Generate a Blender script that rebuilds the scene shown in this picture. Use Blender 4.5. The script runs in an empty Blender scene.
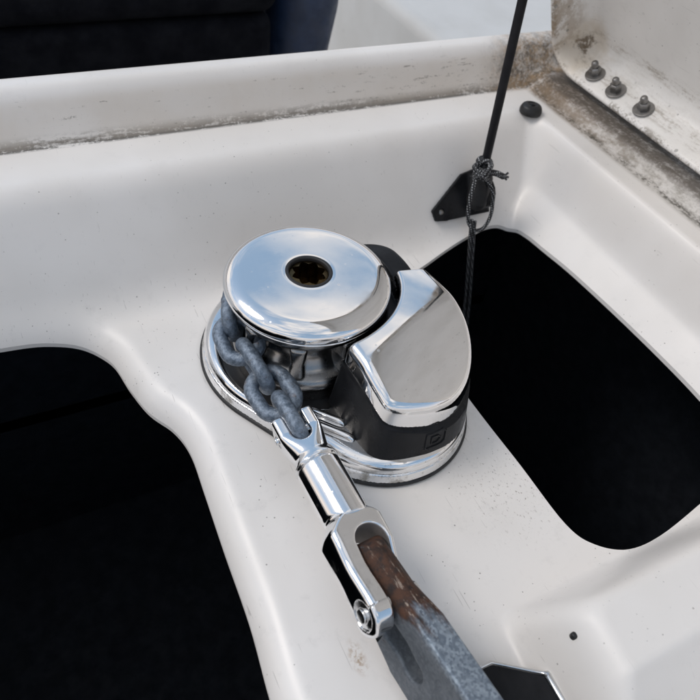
import bpy, math, random
import numpy as np
from mathutils import Matrix, Vector

# ------------------------------------------------------------------ camera
sc = bpy.context.scene
R = math.radians
cam_d = bpy.data.cameras.new('camera'); cam = bpy.data.objects.new('camera', cam_d)
sc.collection.objects.link(cam); sc.camera = cam
_r = Vector((0.8928345, -0.43453587, 0.11842777)); _u = Vector((0.2502933, 0.69732104, 0.67163727)); _f = Vector((0.37443266, 0.57001925, -0.7313537))
cam.matrix_world = Matrix(((_r.x, _u.x, -_f.x, -0.1641), (_r.y, _u.y, -_f.y, -0.3199), (_r.z, _u.z, -_f.z, 0.4054), (0, 0, 0, 1)))
cam_d.sensor_width = 36; cam_d.lens = 36 * 660 / 700
cam_d.clip_start = 0.01; cam_d.clip_end = 6000
cam_d.dof.use_dof = True; cam_d.dof.focus_distance = 0.47; cam_d.dof.aperture_fstop = 11

# ------------------------------------------------------------------ sky, sun, exposure
SUN_EL, SUN_AZ = 50, 300         # degrees; azimuth clockwise from +Y
w = bpy.data.worlds.new('World'); sc.world = w; w.use_nodes = True
nt = w.node_tree; nt.nodes.clear()
def wn(t, **k):
    n = nt.nodes.new(t)
    for a, v in k.items(): setattr(n, a, v)
    return n
sky = wn('ShaderNodeTexSky', sky_type='NISHITA', sun_disc=False, sun_elevation=R(SUN_EL), sun_rotation=R(SUN_AZ), air_density=1.0, dust_density=1.2, ozone_density=1.0)
tc = wn('ShaderNodeTexCoord'); mp = wn('ShaderNodeMapping'); mp.inputs['Scale'].default_value = (1, 1, 2.2)
mp.inputs['Location'].default_value = (0.35, 1.2, 0.3)
ns = wn('ShaderNodeTexNoise'); ns.inputs['Scale'].default_value = 1.5; ns.inputs['Detail'].default_value = 5; ns.inputs['Roughness'].default_value = 0.55
rp = wn('ShaderNodeMapRange', interpolation_type='SMOOTHSTEP'); rp.inputs['From Min'].default_value = 0.44; rp.inputs['From Max'].default_value = 0.66
mx = wn('ShaderNodeMix', data_type='RGBA'); mx.inputs['B'].default_value = (9.0, 8.5, 8.1, 1)
hz = wn('ShaderNodeMix', data_type='RGBA'); hz.inputs['Factor'].default_value = 0.6; hz.inputs['B'].default_value = (3.6, 5.1, 6.8, 1)   # thin high haze
sx = wn('ShaderNodeSeparateXYZ'); er = wn('ShaderNodeMapRange', interpolation_type='SMOOTHSTEP')
er.inputs['From Min'].default_value = 0.02; er.inputs['From Max'].default_value = 0.42; er.inputs['To Min'].default_value = 0.85; er.inputs['To Max'].default_value = 0.0
hm = wn('ShaderNodeMix', data_type='RGBA'); hm.inputs['B'].default_value = (9.2, 7.9, 7.0, 1)
bg = wn('ShaderNodeBackground'); bg.inputs['Strength'].default_value = 0.105
wo = wn('ShaderNodeOutputWorld')
L = nt.links.new
L(tc.outputs['Generated'], mp.inputs['Vector']); L(mp.outputs['Vector'], ns.inputs['Vector']); L(ns.outputs['Fac'], rp.inputs['Value'])
L(rp.outputs['Result'], mx.inputs['Factor']); L(sky.outputs['Color'], hz.inputs['A']); L(hz.outputs['Result'], mx.inputs['A']); L(tc.outputs['Generated'], sx.inputs[0]); L(sx.outputs['Z'], er.inputs['Value']); L(er.outputs['Result'], hm.inputs['Factor']); L(mx.outputs['Result'], hm.inputs['A']); L(hm.outputs['Result'], bg.inputs['Color']); L(bg.outputs['Background'], wo.inputs['Surface'])
sun_d = bpy.data.lights.new('sun', 'SUN'); sun_d.energy = 1.15; sun_d.angle = R(24); sun_d.color = (1, 0.93, 0.86)
sun = bpy.data.objects.new('sun', sun_d); sc.collection.objects.link(sun)
_sd = Vector((math.sin(R(SUN_AZ)) * math.cos(R(SUN_EL)), math.cos(R(SUN_AZ)) * math.cos(R(SUN_EL)), math.sin(R(SUN_EL))))
sun.rotation_euler = _sd.to_track_quat('Z', 'Y').to_euler()
vs = sc.view_settings; vs.view_transform = 'Standard'; vs.look = 'None'; vs.exposure = 0.13; vs.gamma = 1.0; vs.use_curve_mapping = False
sc.render.engine = 'CYCLES'
sc.cycles.use_denoising = True; sc.cycles.use_adaptive_sampling = True; sc.cycles.adaptive_threshold = 0.02
sc.cycles.max_bounces = 8; sc.cycles.glossy_bounces = 6; sc.cycles.diffuse_bounces = 4

# ------------------------------------------------------------------ node helpers
class Mat:
    def __init__(s, name):
        s.m = bpy.data.materials.new(name); s.m.use_nodes = True
        s.t = s.m.node_tree; s.t.nodes.clear()
        s.out = s.t.nodes.new('ShaderNodeOutputMaterial'); s.p = s.t.nodes.new('ShaderNodeBsdfPrincipled')
        s.t.links.new(s.p.outputs[0], s.out.inputs['Surface'])
        s.tc = s.t.nodes.new('ShaderNodeTexCoord'); s.obj = s.tc.outputs['Object']
    def set(s, sock, v):
        if v is None: return
        if isinstance(v, bpy.types.NodeSocket): s.t.links.new(v, sock)
        elif isinstance(v, (tuple, list)) and len(v) == 3 and sock.type == 'RGBA': sock.default_value = (*v, 1)
        else: sock.default_value = v
    def P(s, **k):
        for a, v in k.items(): s.set(s.p.inputs[a.replace('_', ' ')], v)
        return s
    def math(s, op, a, b=0.0, c=None, clamp=False):
        n = s.t.nodes.new('ShaderNodeMath'); n.operation = op; n.use_clamp = clamp
        s.set(n.inputs[0], a); s.set(n.inputs[1], b)
        if c is not None: s.set(n.inputs[2], c)
        return n.outputs[0]
    def mul(s, a, b): return s.math('MULTIPLY', a, b)
    def add(s, a, b): return s.math('ADD', a, b)
    def mapv(s, scale=(1, 1, 1), loc=(0, 0, 0), rot=(0, 0, 0), vec=None):
        n = s.t.nodes.new('ShaderNodeMapping'); s.set(n.inputs['Vector'], vec or s.obj)
        n.inputs['Scale'].default_value = scale; n.inputs['Location'].default_value = loc; n.inputs['Rotation'].default_value = rot
        return n.outputs[0]
    def noise(s, scale, detail=4, rough=0.5, vec=None, dist=0.0):
        n = s.t.nodes.new('ShaderNodeTexNoise'); s.set(n.inputs['Vector'], vec or s.obj)
        n.inputs['Scale'].default_value = scale; n.inputs['Detail'].default_value = detail; n.inputs['Roughness'].default_value = rough; n.inputs['Distortion'].default_value = dist
        return n.outputs['Fac']
    def vor(s, scale, feature='F1', vec=None, out='Distance', rnd=1.0):
        n = s.t.nodes.new('ShaderNodeTexVoronoi'); n.feature = feature; s.set(n.inputs['Vector'], vec or s.obj); n.inputs['Scale'].default_value = scale
        n.inputs['Randomness'].default_value = rnd
        return n.outputs[out]
    def ramp(s, v, a, b, lo=0.0, hi=1.0, smooth=True):
        n = s.t.nodes.new('ShaderNodeMapRange'); n.interpolation_type = 'SMOOTHSTEP' if smooth else 'LINEAR'
        s.set(n.inputs['Value'], v)
        for i, q in zip(('From Min', 'From Max', 'To Min', 'To Max'), (a, b, lo, hi)): n.inputs[i].default_value = q
        return n.outputs['Result']
    def band(s, v, c, half, soft):
        return s.ramp(s.math('ABSOLUTE', s.math('SUBTRACT', v, c)), half + soft, half)
    def rampdn(s, v, a, b):        # 1 below a, 0 above b
        return s.ramp(v, a, b, 1.0, 0.0)
    def mix(s, f, a, b):
        n = s.t.nodes.new('ShaderNodeMix'); n.data_type = 'RGBA'; s.set(n.inputs['Factor'], f); s.set(n.inputs['A'], a); s.set(n.inputs['B'], b)
        return n.outputs['Result']
    def mixf(s, f, a, b):
        n = s.t.nodes.new('ShaderNodeMix'); n.data_type = 'FLOAT'; s.set(n.inputs['Factor'], f); s.set(n.inputs['A'], a); s.set(n.inputs['B'], b)
        return n.outputs['Result']
    def xyz(s, vec=None):
        n = s.t.nodes.new('ShaderNodeSeparateXYZ'); s.set(n.inputs[0], vec or s.obj); return n.outputs
    def dist(s, p, vec=None):
        n = s.t.nodes.new('ShaderNodeVectorMath'); n.operation = 'DISTANCE'; s.set(n.inputs[0], vec or s.obj); n.inputs[1].default_value = p
        return n.outputs['Value']
    def attr(s, name):
        n = s.t.nodes.new('ShaderNodeAttribute'); n.attribute_name = name; return n.outputs['Fac']
    def bump(s, h, strength=0.2, dist=0.001):
        n = s.t.nodes.new('ShaderNodeBump'); s.set(n.inputs['Height'], h); n.inputs['Strength'].default_value = strength; n.inputs['Distance'].default_value = dist
        s.t.links.new(n.outputs[0], s.p.inputs['Normal'])

def band_abs(s, v, c, half, soft): return s.band(v, c, half, soft)

# ------------------------------------------------------------------ materials
M = {}
WHITE = (0.83, 0.80, 0.77)
def gelcoat(name, dirt=None, base=WHITE, speck=1.0, flatonly=False):
    s = Mat(name)
    x, y, z = s.xyz()
    col = s.mix(s.ramp(s.noise(7, 3, 0.55), 0.40, 0.68), base, tuple(c * f for c, f in zip(base, (0.93, 0.925, 0.915))))
    patch = s.ramp(s.noise(9, 2, 0.6), 0.42, 0.66)
    flat = s.ramp(z, 0.02, 0.004, 1.0, 0.0) if flatonly else None
    flat = s.rampdn(z, 0.004, 0.03) if flatonly else 1.0
    where = s.mixf(flat, 0.35, 1.0)
    col = s.mix(s.mul(s.mul(s.ramp(s.noise(60, 5, 0.7), 0.54, 0.75), where), 0.20 * speck), col, (0.46, 0.445, 0.43))
    # scattered specks of dirt, denser in patches
    for sc_, thr, dens, amt in ((420, 0.24, 0.90, 0.6), (190, 0.12, 0.92, 0.7), (90, 0.06, 0.94, 0.8)):
        v_ = s.t.nodes.new('ShaderNodeTexVoronoi'); s.set(v_.inputs['Vector'], s.mapv(loc=(sc_, 0.3, 0.7))); v_.inputs['Scale'].default_value = sc_
        rnd = s.t.nodes.new('ShaderNodeSeparateColor'); s.set(rnd.inputs[0], v_.outputs['Color'])
        sz = s.mul(rnd.outputs[1], thr)
        d = s.math('LESS_THAN', v_.outputs['Distance'], s.add(sz, 0.02))
        on = s.math('GREATER_THAN', s.add(rnd.outputs[0], s.mul(s.mul(patch, where), 0.30)), dens + 0.085)
        col = s.mix(s.mul(s.mul(d, on), s.mul(rnd.outputs[2], amt * speck)), col, (0.10, 0.085, 0.07))
    # short hair scratches
    sv = s.mapv(scale=(900, 26, 200), rot=(0, 0, 0.7)); sn = s.ramp(s.noise(1, 1, 0.5, vec=sv), 0.735, 0.76)
    col = s.mix(s.mul(s.mul(sn, where), 0.40 * speck), col, (0.25, 0.23, 0.21))
    rough = s.mixf(patch, 0.33, 0.46)
    if dirt: col, rough = dirt(s, x, y, z, col, rough)
    s.P(Base_Color=col, Roughness=rough, IOR=1.48)
    return s.m

def tray_dirt_and_shade(s, x, y, z, col, rough):
    nL = s.noise(1, 4, 0.72, vec=s.mapv(scale=(55, 330, 330)))        # streaks along the back ledge
    nR = s.noise(1, 4, 0.72, vec=s.mapv(scale=(260, 55, 260)))
    fine = s.noise(330, 3, 0.7)
    big = s.noise(17, 4, 0.6)
    inlid = s.ramp(z, 0.0875, 0.0895)
    # mildew in the corner line between ledge and upstand, back
    back = s.mul(s.band(y, 0.2160, 0.0012, 0.0046), inlid)
    m1 = s.mul(back, s.ramp(s.add(s.mul(nL, 0.55), s.add(s.mul(fine, 0.35), s.mul(big, 0.32))), 0.52, 0.62))
    core = s.mul(s.mul(s.band(y, 0.2170, 0.0007, 0.0016), inlid), s.ramp(s.add(s.mul(nL, 0.6), s.mul(fine, 0.4)), 0.36, 0.52, 0.25, 1.0))
    m1 = s.math('MAXIMUM', m1, core)
    col = s.mix(s.mul(m1, 0.9), col, (0.040, 0.035, 0.028))
    # yellowed, blotchy upstand
    up = s.mul(s.mul(s.ramp(y, 0.213, 0.219), s.rampdn(z, 0.118, 0.127)), inlid)
    tox = s.ramp(x, -0.1, 0.36)
    col = s.mix(s.mul(up, s.ramp(big, 0.3, 0.7, 0.30, 0.55)), col, (0.62, 0.545, 0.46))
    m2 = s.mul(up, s.ramp(s.add(s.mul(nL, 0.6), s.add(s.mul(fine, 0.3), s.mul(tox, 0.05))), 0.535, 0.64))
    col = s.mix(s.mul(m2, 0.75), col, (0.13, 0.11, 0.085))
    # brown bloom in the far corner
    dc = s.math('ADD', s.dist((0.372, 0.222, 0.10)), s.mul(s.math('SUBTRACT', big, 0.5), 0.06))
    cz = s.mul(s.rampdn(dc, 0.03, 0.085), s.mul(s.ramp(s.math('MAXIMUM', s.add(y, 0.0), s.math('SUBTRACT', x, 0.145)), 0.206, 0.216), inlid))
    cz = s.mul(cz, s.ramp(s.add(s.mul(fine, 0.5), s.mul(s.noise(70, 5, 0.65), 0.5)), 0.36, 0.58, 0.35, 1.0))
    col = s.mix(s.mul(cz, 0.9), col, s.mix(s.ramp(s.noise(90, 5, 0.7), 0.4, 0.62), (0.33, 0.22, 0.12), (0.10, 0.075, 0.05)))
    # grime along the gutter below the lid: brown near the corner, paler and streaked further on
    nG = s.noise(1, 4, 0.7, vec=s.mapv(scale=(150, 60, 150)))
    gut = s.mul(s.mul(s.ramp(x, 0.348, 0.3565), inlid), s.rampdn(y, 0.19, 0.225))
    near = s.ramp(y, -0.02, 0.17)
    g = s.mul(gut, s.ramp(s.add(s.add(s.mul(nG, 0.6), s.mul(fine, 0.22)), s.add(s.mul(big, 0.22), s.mul(near, 0.10))), 0.44, 0.68, 0.38, 1.0))
    col = s.mix(s.mul(g, 0.84), col, s.mix(near, (0.24, 0.22, 0.185), (0.19, 0.135, 0.085)))
    ul = s.mul(s.mul(s.ramp(x, 0.3655, 0.3725), inlid), s.rampdn(y, 0.20, 0.225))  # grime plus the shadow line under the lid edge, put into the colour
    ul = s.mul(ul, s.ramp(s.add(s.mul(nG, 0.6), s.mul(fine, 0.4)), 0.36, 0.52, 0.55, 1.0))
    col = s.mix(s.mul(ul, 0.85), col, (0.075, 0.06, 0.047))
    gl = s.mul(s.mul(s.band(x, 0.3590, 0.0010, 0.0045), inlid), s.ramp(s.add(s.mul(nG, 0.6), s.mul(fine, 0.4)), 0.44, 0.60))
    col = s.mix(s.mul(s.mul(gl, s.rampdn(y, 0.19, 0.225)), 0.8), col, (0.06, 0.055, 0.045))
    # debris swept along the chute edge
    dd = s.rampdn(s.dist((0.092, -0.165, 0.0)), 0.008, 0.06)
    dn = s.ramp(s.noise(1, 6, 0.75, vec=s.mapv(scale=(420, 300, 300), rot=(0, 0, 0.5))), 0.57, 0.64)
    col = s.mix(s.mul(s.mul(dd, dn), 0.7), col, (0.16, 0.12, 0.09))
    # rust weep under the shackle
    rw = s.dist((-0.060, -0.2265, 0.0), vec=s.mapv(scale=(1.0, 0.45, 1.0), loc=(0, -0.1246, 0)))
    rw = s.mul(s.rampdn(rw, 0.001, 0.0062), s.ramp(s.noise(230, 5, 0.7), 0.44, 0.58))
    col = s.mix(s.mul(rw, 0.7), col, (0.36, 0.22, 0.10))
    allm = s.math('MAXIMUM', s.math('MAXIMUM', m1, cz), g)
    return col, s.mixf(allm, rough, 0.8)
M['tray'] = gelcoat('white gelcoat moulding, mildewed', tray_dirt_and_shade, flatonly=True)

def lid_dirt(s, x, y, z, col, rough):
    y = s.math('SUBTRACT', 0.64, y)
    # local frame: x = distance from hinge edge, y = along it, z = out of the face
    fine = s.noise(330, 3, 0.7)
    foot = s.rampdn(x, 0.016, 0.03)
    lip = s.mul(s.ramp(z, 0.034, 0.039), s.ramp(s.add(s.mul(fine, 0.5), s.mul(s.noise(40, 3, 0.6), 0.5)), 0.46, 0.58))
    col = s.mix(s.mul(lip, 0.7), col, (0.17, 0.14, 0.10))
    # warm bloom in the corner, with one dark mould patch
    cn = s.add(s.dist((0.012, 0.622, 0.012)), s.mul(s.math('SUBTRACT', s.noise(40, 4, 0.65), 0.5), 0.05))
    col = s.mix(s.mul(s.rampdn(cn, 0.015, 0.045), 0.55), col, (0.50, 0.40, 0.27))
    c = s.mul(s.rampdn(s.add(s.dist((0.022, 0.621, 0.012)), s.mul(s.math('SUBTRACT', s.noise(120, 4, 0.7), 0.5), 0.03)), 0.004, 0.011), s.ramp(s.noise(260, 3, 0.7), 0.36, 0.52))
    col = s.mix(s.mul(c, 0.9), col, (0.10, 0.06, 0.025))
    ed = s.mul(s.mul(s.rampdn(y, 0.004, 0.018), s.ramp(x, 0.01, 0.03)), s.ramp(s.noise(80, 4, 0.7), 0.40, 0.60))
    col = s.mix(s.mul(ed, 0.75), col, (0.30, 0.21, 0.12))
    # mildew creeping along the inside angle of the rim
    st = s.mul(s.mul(s.band(s.add(x, z), 0.030, 0.002, 0.010), s.rampdn(x, 0.03, 0.04)), s.ramp(s.add(s.mul(s.noise(1, 4, 0.7, vec=s.mapv(scale=(200, 35, 200))), 0.7), s.mul(fine, 0.3)), 0.46, 0.64))
    col = s.mix(s.mul(st, 0.6), col, (0.28, 0.23, 0.17))
    v_ = s.t.nodes.new('ShaderNodeTexVoronoi'); s.set(v_.inputs['Vector'], s.mapv(loc=(3, 1, 0))); v_.inputs['Scale'].default_value = 150
    r_ = s.t.nodes.new('ShaderNodeSeparateColor'); s.set(r_.inputs[0], v_.outputs['Color'])
    on = s.math('GREATER_THAN', s.add(r_.outputs[0], s.mul(s.ramp(s.noise(16, 2), 0.42, 0.62), 0.25)), 0.93)
    d = s.math('LESS_THAN', v_.outputs['Distance'], s.mul(r_.outputs[1], 0.34))
    col = s.mix(s.mul(s.mul(d, on), s.mul(r_.outputs[2], 0.8)), col, (0.12, 0.115, 0.10))
    b = s.rampdn(s.add(s.dist((0.028, 0.420, 0.002)), s.mul(s.math('SUBTRACT', s.noise(140, 4, 0.6), 0.5), 0.02)), 0.008, 0.014)
    col = s.mix(s.mul(b, 0.75), col, (0.12, 0.10, 0.075))
    col = s.mix(s.mul(s.ramp(s.noise(11, 4, 0.6), 0.42, 0.7), 0.16), col, (0.50, 0.48, 0.44))
    return col, s.mixf(c, rough, 0.8)
M['lid'] = gelcoat('white gelcoat lid, spotted with mildew', lid_dirt, base=(0.83, 0.81, 0.78), speck=0.9)
M['deckwhite'] = gelcoat('plain white deck gelcoat', None, base=(0.60, 0.60, 0.59), speck=0.5)

def chrome(name, grime=0.0, rough=0.035, base=(0.86, 0.86, 0.865)):
    s = Mat(name); x, y, z = s.xyz()
    sm = s.ramp(s.noise(35, 6, 0.65), 0.42, 0.72)
    scr = s.ramp(s.noise(1, 3, 0.6, vec=s.mapv(scale=(40, 1400, 400), rot=(0, 0, 0.6))), 0.60, 0.72)
    rg = s.add(s.add(rough, s.mul(sm, 0.12)), s.mul(scr, 0.10))
    vs_ = s.t.nodes.new('ShaderNodeTexVoronoi'); s.set(vs_.inputs['Vector'], s.obj); vs_.inputs['Scale'].default_value = 210
    vr = s.t.nodes.new('ShaderNodeSeparateColor'); s.set(vr.inputs[0], vs_.outputs['Color'])
    spot = s.mul(s.math('LESS_THAN', vs_.outputs['Distance'], s.mul(vr.outputs[1], 0.30)), s.math('GREATER_THAN', vr.outputs[0], 0.86))
    rg = s.add(rg, s.mul(spot, 0.16))
    col = base
    if grime:
        g = s.mul(s.ramp(s.noise(55, 7, 0.7), 0.5, 0.66), grime)
        g = s.mul(g, s.rampdn(z, 0.010, 0.02))
        spots = s.mul(s.ramp(s.noise(240, 4, 0.6), 0.60, 0.70), 0.6 * grime)
        g = s.math('MAXIMUM', g, spots)
        col = s.mix(g, base, (0.22, 0.20, 0.16)); rg = s.mixf(g, rg, 0.55)
    s.P(Base_Color=col, Metallic=1.0, Roughness=rg)
    s.bump(s.add(s.noise(22, 2, 0.4), s.mul(s.noise(700, 3, 0.6), 0.006)), 0.05, 0.002)
    return s.m
M['chrome'] = chrome('polished stainless steel')
M['chrome_grimy'] = chrome('polished stainless steel, dirty foot', 0.75, 0.06)
M['chrome_dull'] = chrome('brushed dull stainless steel', 0.4, 0.2, (0.62, 0.62, 0.62))
M['chrome_worn'] = chrome('worn polished steel', 0.35, 0.10, (0.74, 0.745, 0.75))
M['chrome_dark'] = chrome('dark tarnished steel', 0.3, 0.22, (0.30, 0.295, 0.29))

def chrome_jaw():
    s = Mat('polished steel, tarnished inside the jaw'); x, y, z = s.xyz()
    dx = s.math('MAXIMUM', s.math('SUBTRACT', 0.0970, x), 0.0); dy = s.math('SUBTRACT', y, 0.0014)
    g = s.rampdn(s.math('SQRT', s.add(s.mul(dx, dx), s.mul(dy, dy))), 0.0103, 0.0107)  # shade inside the jaw slot, put into the colour along its outline
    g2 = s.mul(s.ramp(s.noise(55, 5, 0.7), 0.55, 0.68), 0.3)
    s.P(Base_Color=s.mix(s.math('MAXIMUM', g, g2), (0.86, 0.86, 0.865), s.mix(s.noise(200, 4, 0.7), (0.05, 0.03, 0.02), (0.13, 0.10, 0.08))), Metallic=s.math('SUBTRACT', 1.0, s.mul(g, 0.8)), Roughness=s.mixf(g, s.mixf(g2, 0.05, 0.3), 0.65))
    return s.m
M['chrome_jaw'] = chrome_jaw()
def plain(name, c, rough, var=0.25, metallic=0.0, bump=0.0, bscale=300, spec=0.5):
    s = Mat(name)
    col = s.mix(s.ramp(s.noise(40, 6, 0.65), 0.35, 0.7), c, tuple(min(1, q * (1 + var) + 0.006 * var) for q in c))
    s.P(Base_Color=col, Roughness=s.ramp(s.noise(60, 5, 0.6), 0.3, 0.7, rough * 0.8, min(1, rough * 1.25)), Metallic=metallic, Specular_IOR_Level=spec)
    if bump: s.bump(s.noise(bscale, 4, 0.6), bump, 0.001)
    return s.m
M['black'] = plain('black moulded plastic', (0.009, 0.0095, 0.011), 0.30, 0.6, bump=0.1, bscale=900, spec=0.15)
M['rubber'] = plain('black rubber', (0.010, 0.010, 0.011), 0.5, 0.5)
M['strut'] = plain('black painted tube', (0.008, 0.008, 0.010), 0.5, 0.5, spec=0.2)
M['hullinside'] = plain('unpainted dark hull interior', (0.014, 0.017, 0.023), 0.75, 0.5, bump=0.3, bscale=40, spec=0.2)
M['fabric'] = plain('black woven cover', (0.0045, 0.005, 0.007), 0.85, 0.5, bump=0.4, bscale=1200, spec=0.06)
M['navy'] = plain('navy blue vinyl', (0.008, 0.018, 0.045), 0.5, 0.5)
M['steel_bolt'] = plain('grey stainless bolt', (0.22, 0.215, 0.21), 0.38, 0.5, 1.0, bump=0.2)
M['brass'] = plain('dull brass socket', (0.075, 0.052, 0.024), 0.24, 0.6, 1.0, bump=0.3)

s = Mat('weathered galvanised chain')
n1 = s.noise(320, 5, 0.7)
col = s.mix(s.ramp(n1, 0.30, 0.72), (0.09, 0.12, 0.16), (0.28, 0.335, 0.41))
col = s.mix(s.mul(s.ramp(s.noise(90, 5, 0.7, vec=s.mapv(loc=(4, 2, 1))), 0.60, 0.72), 0.45), col, (0.12, 0.10, 0.085))
lx_ = s.xyz(); axx = s.math('ABSOLUTE', lx_[0])
wear = s.mul(s.mul(s.ramp(axx, 0.0100, 0.0135), s.rampdn(axx, 0.0175, 0.0200)), s.mul(s.rampdn(s.math('ABSOLUTE', lx_[1]), 0.003, 0.009), s.ramp(n1, 0.35, 0.6)))
col = s.mix(s.mul(wear, 0.7), col, (0.42, 0.44, 0.46))
col = s.mix(s.mul(s.mul(s.ramp(s.noise(70, 4, 0.7, vec=s.mapv(loc=(9, 2, 5))), 0.56, 0.66), s.ramp(axx, 0.008, 0.016)), 0.5), col, (0.12, 0.06, 0.03))
s.P(Base_Color=col, Metallic=0.55, Roughness=s.ramp(n1, 0.3, 0.7, 0.34, 0.55)); s.bump(s.add(s.noise(520, 5, 0.7), s.mul(s.noise(150, 3, 0.6), 0.8)), 0.5, 0.0010)
M['galv_chain'] = s.m

s = Mat('galvanised anchor shank with rusty end')
x, y, z = s.xyz()                     # local: x along the shank from its end, z up
sp = s.vor(650, out='Color'); sr = s.t.nodes.new('ShaderNodeSeparateColor'); s.set(sr.inputs[0], sp)
n1 = s.add(s.mul(sr.outputs[0], 0.6), s.mul(s.noise(120, 5, 0.7), 0.55))
col = s.mix(s.ramp(n1, 0.30, 0.90), (0.15, 0.185, 0.23), (0.33, 0.385, 0.44))
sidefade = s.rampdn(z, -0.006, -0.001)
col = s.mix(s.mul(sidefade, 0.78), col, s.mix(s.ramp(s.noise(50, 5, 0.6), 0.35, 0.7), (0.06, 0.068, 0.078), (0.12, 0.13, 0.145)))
rm = s.add(x, s.add(s.mul(s.math('SUBTRACT', s.noise(1, 6, 0.7, vec=s.mapv(scale=(28, 110, 110))), 0.5), 0.075), s.mul(s.ramp(z, -0.014, 0.0), -0.024)))
rust = s.mul(s.rampdn(rm, 0.026, 0.044), s.ramp(s.noise(110, 5, 0.7), 0.28, 0.40))
rc = s.mix(s.ramp(s.noise(170, 6, 0.7), 0.36, 0.64), (0.016, 0.008, 0.006), (0.070, 0.026, 0.011))
wornw = s.mul(s.ramp(s.noise(1, 5, 0.7, vec=s.mapv(scale=(70, 420, 420))), 0.575, 0.65), s.ramp(z, -0.006, -0.001))
rc = s.mix(wornw, rc, (0.36, 0.29, 0.235))
col = s.mix(rust, col, rc)
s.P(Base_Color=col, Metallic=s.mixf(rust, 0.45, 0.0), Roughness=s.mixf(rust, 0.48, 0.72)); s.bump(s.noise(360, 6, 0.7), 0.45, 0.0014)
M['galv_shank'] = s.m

s = Mat('black shock cord flecked with white')
ln = s.attr('along'); an = s.attr('around')
h1 = s.math('FRACT', s.add(s.mul(ln, 430.0), an)); h2 = s.math('FRACT', s.add(s.mul(an, 4.0), s.mul(ln, 90.0)))
fl = s.mul(s.math('LESS_THAN', h1, 0.5), s.math('LESS_THAN', h2, 0.30))
s.P(Base_Color=s.mix(fl, (0.012, 0.012, 0.014), (0.46, 0.47, 0.48)), Roughness=0.7)
s.bump(s.math('SINE', s.mul(s.add(s.mul(ln, 430.0), an), 6.28)), 0.3, 0.0006)
M['cord'] = s.m

s = Mat('sea water'); s.P(Base_Color=(0.02, 0.05, 0.06), Roughness=0.15, IOR=1.33); s.bump(s.noise(1.5, 6, 0.6), 0.6, 0.15); M['water'] = s.m

# ------------------------------------------------------------------ mesh helpers
COL = sc.collection
def link(name, me, mat, parent=None, matrix=None):
    o = bpy.data.objects.new(name, me); COL.objects.link(o)
    if mat: me.materials.append(M[mat])
    if parent: o.parent = parent
    if matrix is not None: o.matrix_local = matrix
    return o
def tag(o, label=None, cat=None, group=None, kind=None):
    for k, v in (('label', label), ('category', cat), ('group', group), ('kind', kind)):
        if v: o[k] = v
    return o
def empty(name, loc=(0, 0, 0), mat=None):
    o = bpy.data.objects.new(name, None); COL.objects.link(o); o.empty_display_size = 0.02
    if mat is not None: o.matrix_world = mat
    else: o.location = loc
    return o
def mesh(name, v, f, smooth=True, sharp=None, normals=None, attrs=None):
    me = bpy.data.meshes.new(name); me.from_pydata([tuple(map(float, q)) for q in v], [], [tuple(int(i) for i in q) for q in f]); me.validate(); me.update()
    for p in me.polygons: p.use_smooth = smooth
    if smooth and sharp: me.set_sharp_from_angle(angle=R(sharp))
    if attrs:
        for k, a in attrs.items():
            at = me.attributes.new(k, 'FLOAT', 'POINT'); at.data.foreach_set('value', np.asarray(a, dtype=np.float32))
    if normals is not None: me.normals_split_custom_set_from_vertices([tuple(map(float, q)) for q in normals])
    return me
def fastmesh(name, v, f, normals=None):
    """numpy verts (n,3), tris or quads (m,k)"""
    me = bpy.data.meshes.new(name); v = np.asarray(v, np.float32); f = np.asarray(f, np.int32); k = f.shape[1]
    me.vertices.add(len(v)); me.vertices.foreach_set('co', v.ravel())
    me.loops.add(f.size); me.loops.foreach_set('vertex_index', f.ravel())
    me.polygons.add(len(f)); me.polygons.foreach_set('loop_start', np.arange(0, f.size, k, dtype=np.int32))
    me.update(calc_edges=True); me.validate()
    me.polygons.foreach_set('use_smooth', np.ones(len(me.polygons), dtype=bool))
    if normals is not None and len(normals) == len(me.vertices):
        me.normals_split_custom_set_from_vertices(np.asarray(normals, np.float32).tolist())
    me.update(); return me
def lathe(prof, n=96, a0=0.0, a1=2 * math.pi):
    full = abs(a1 - a0 - 2 * math.pi) < 1e-6
    k = n if full else n + 1
    v = []; f = []
    for i in range(k):
        a = a0 + (a1 - a0) * i / n
        for r, z in prof: v.append((r * math.cos(a), r * math.sin(a), z))
    m = len(prof)
    for i in range(n):
        j = (i + 1) % k
        for q in range(m - 1): f.append((i * m + q, j * m + q, j * m + q + 1, i * m + q + 1))
    return v, f
def rounded(prof, r=0.002, n=4):
    """round the corners of an open (r,z) profile"""
    out = [prof[0]]
    for a, b, c in zip(prof[:-2], prof[1:-1], prof[2:]):
        a, b, c = map(np.array, (a, b, c)); la, lc = np.linalg.norm(a - b), np.linalg.norm(c - b); q = min(r, la * 0.45, lc * 0.45)
        p0 = b + (a - b) / la * q; p2 = b + (c - b) / lc * q
        for t in np.linspace(0, 1, n + 1): out.append(tuple((1 - t) ** 2 * p0 + 2 * t * (1 - t) * b + t * t * p2))
    out.append(prof[-1]); return out
def catmull(pts, n=8, closed=False):
    p = [np.array(q, float) for q in pts]; out = []; k = len(p)
    rng = range(k) if closed else range(k - 1)
    for i in rng:
        if closed: a, b, c, d = p[i - 1], p[i], p[(i + 1) % k], p[(i + 2) % k]
        else: a, b, c, d = p[max(i - 1, 0)], p[i], p[i + 1], p[min(i + 2, k - 1)]
        for t in np.arange(n) / n: out.append(0.5 * (2 * b + (c - a) * t + (2 * a - 5 * b + 4 * c - d) * t * t + (3 * b - a - 3 * c + d) * t ** 3))
    if not closed: out.append(p[-1])
    return np.array(out)
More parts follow.
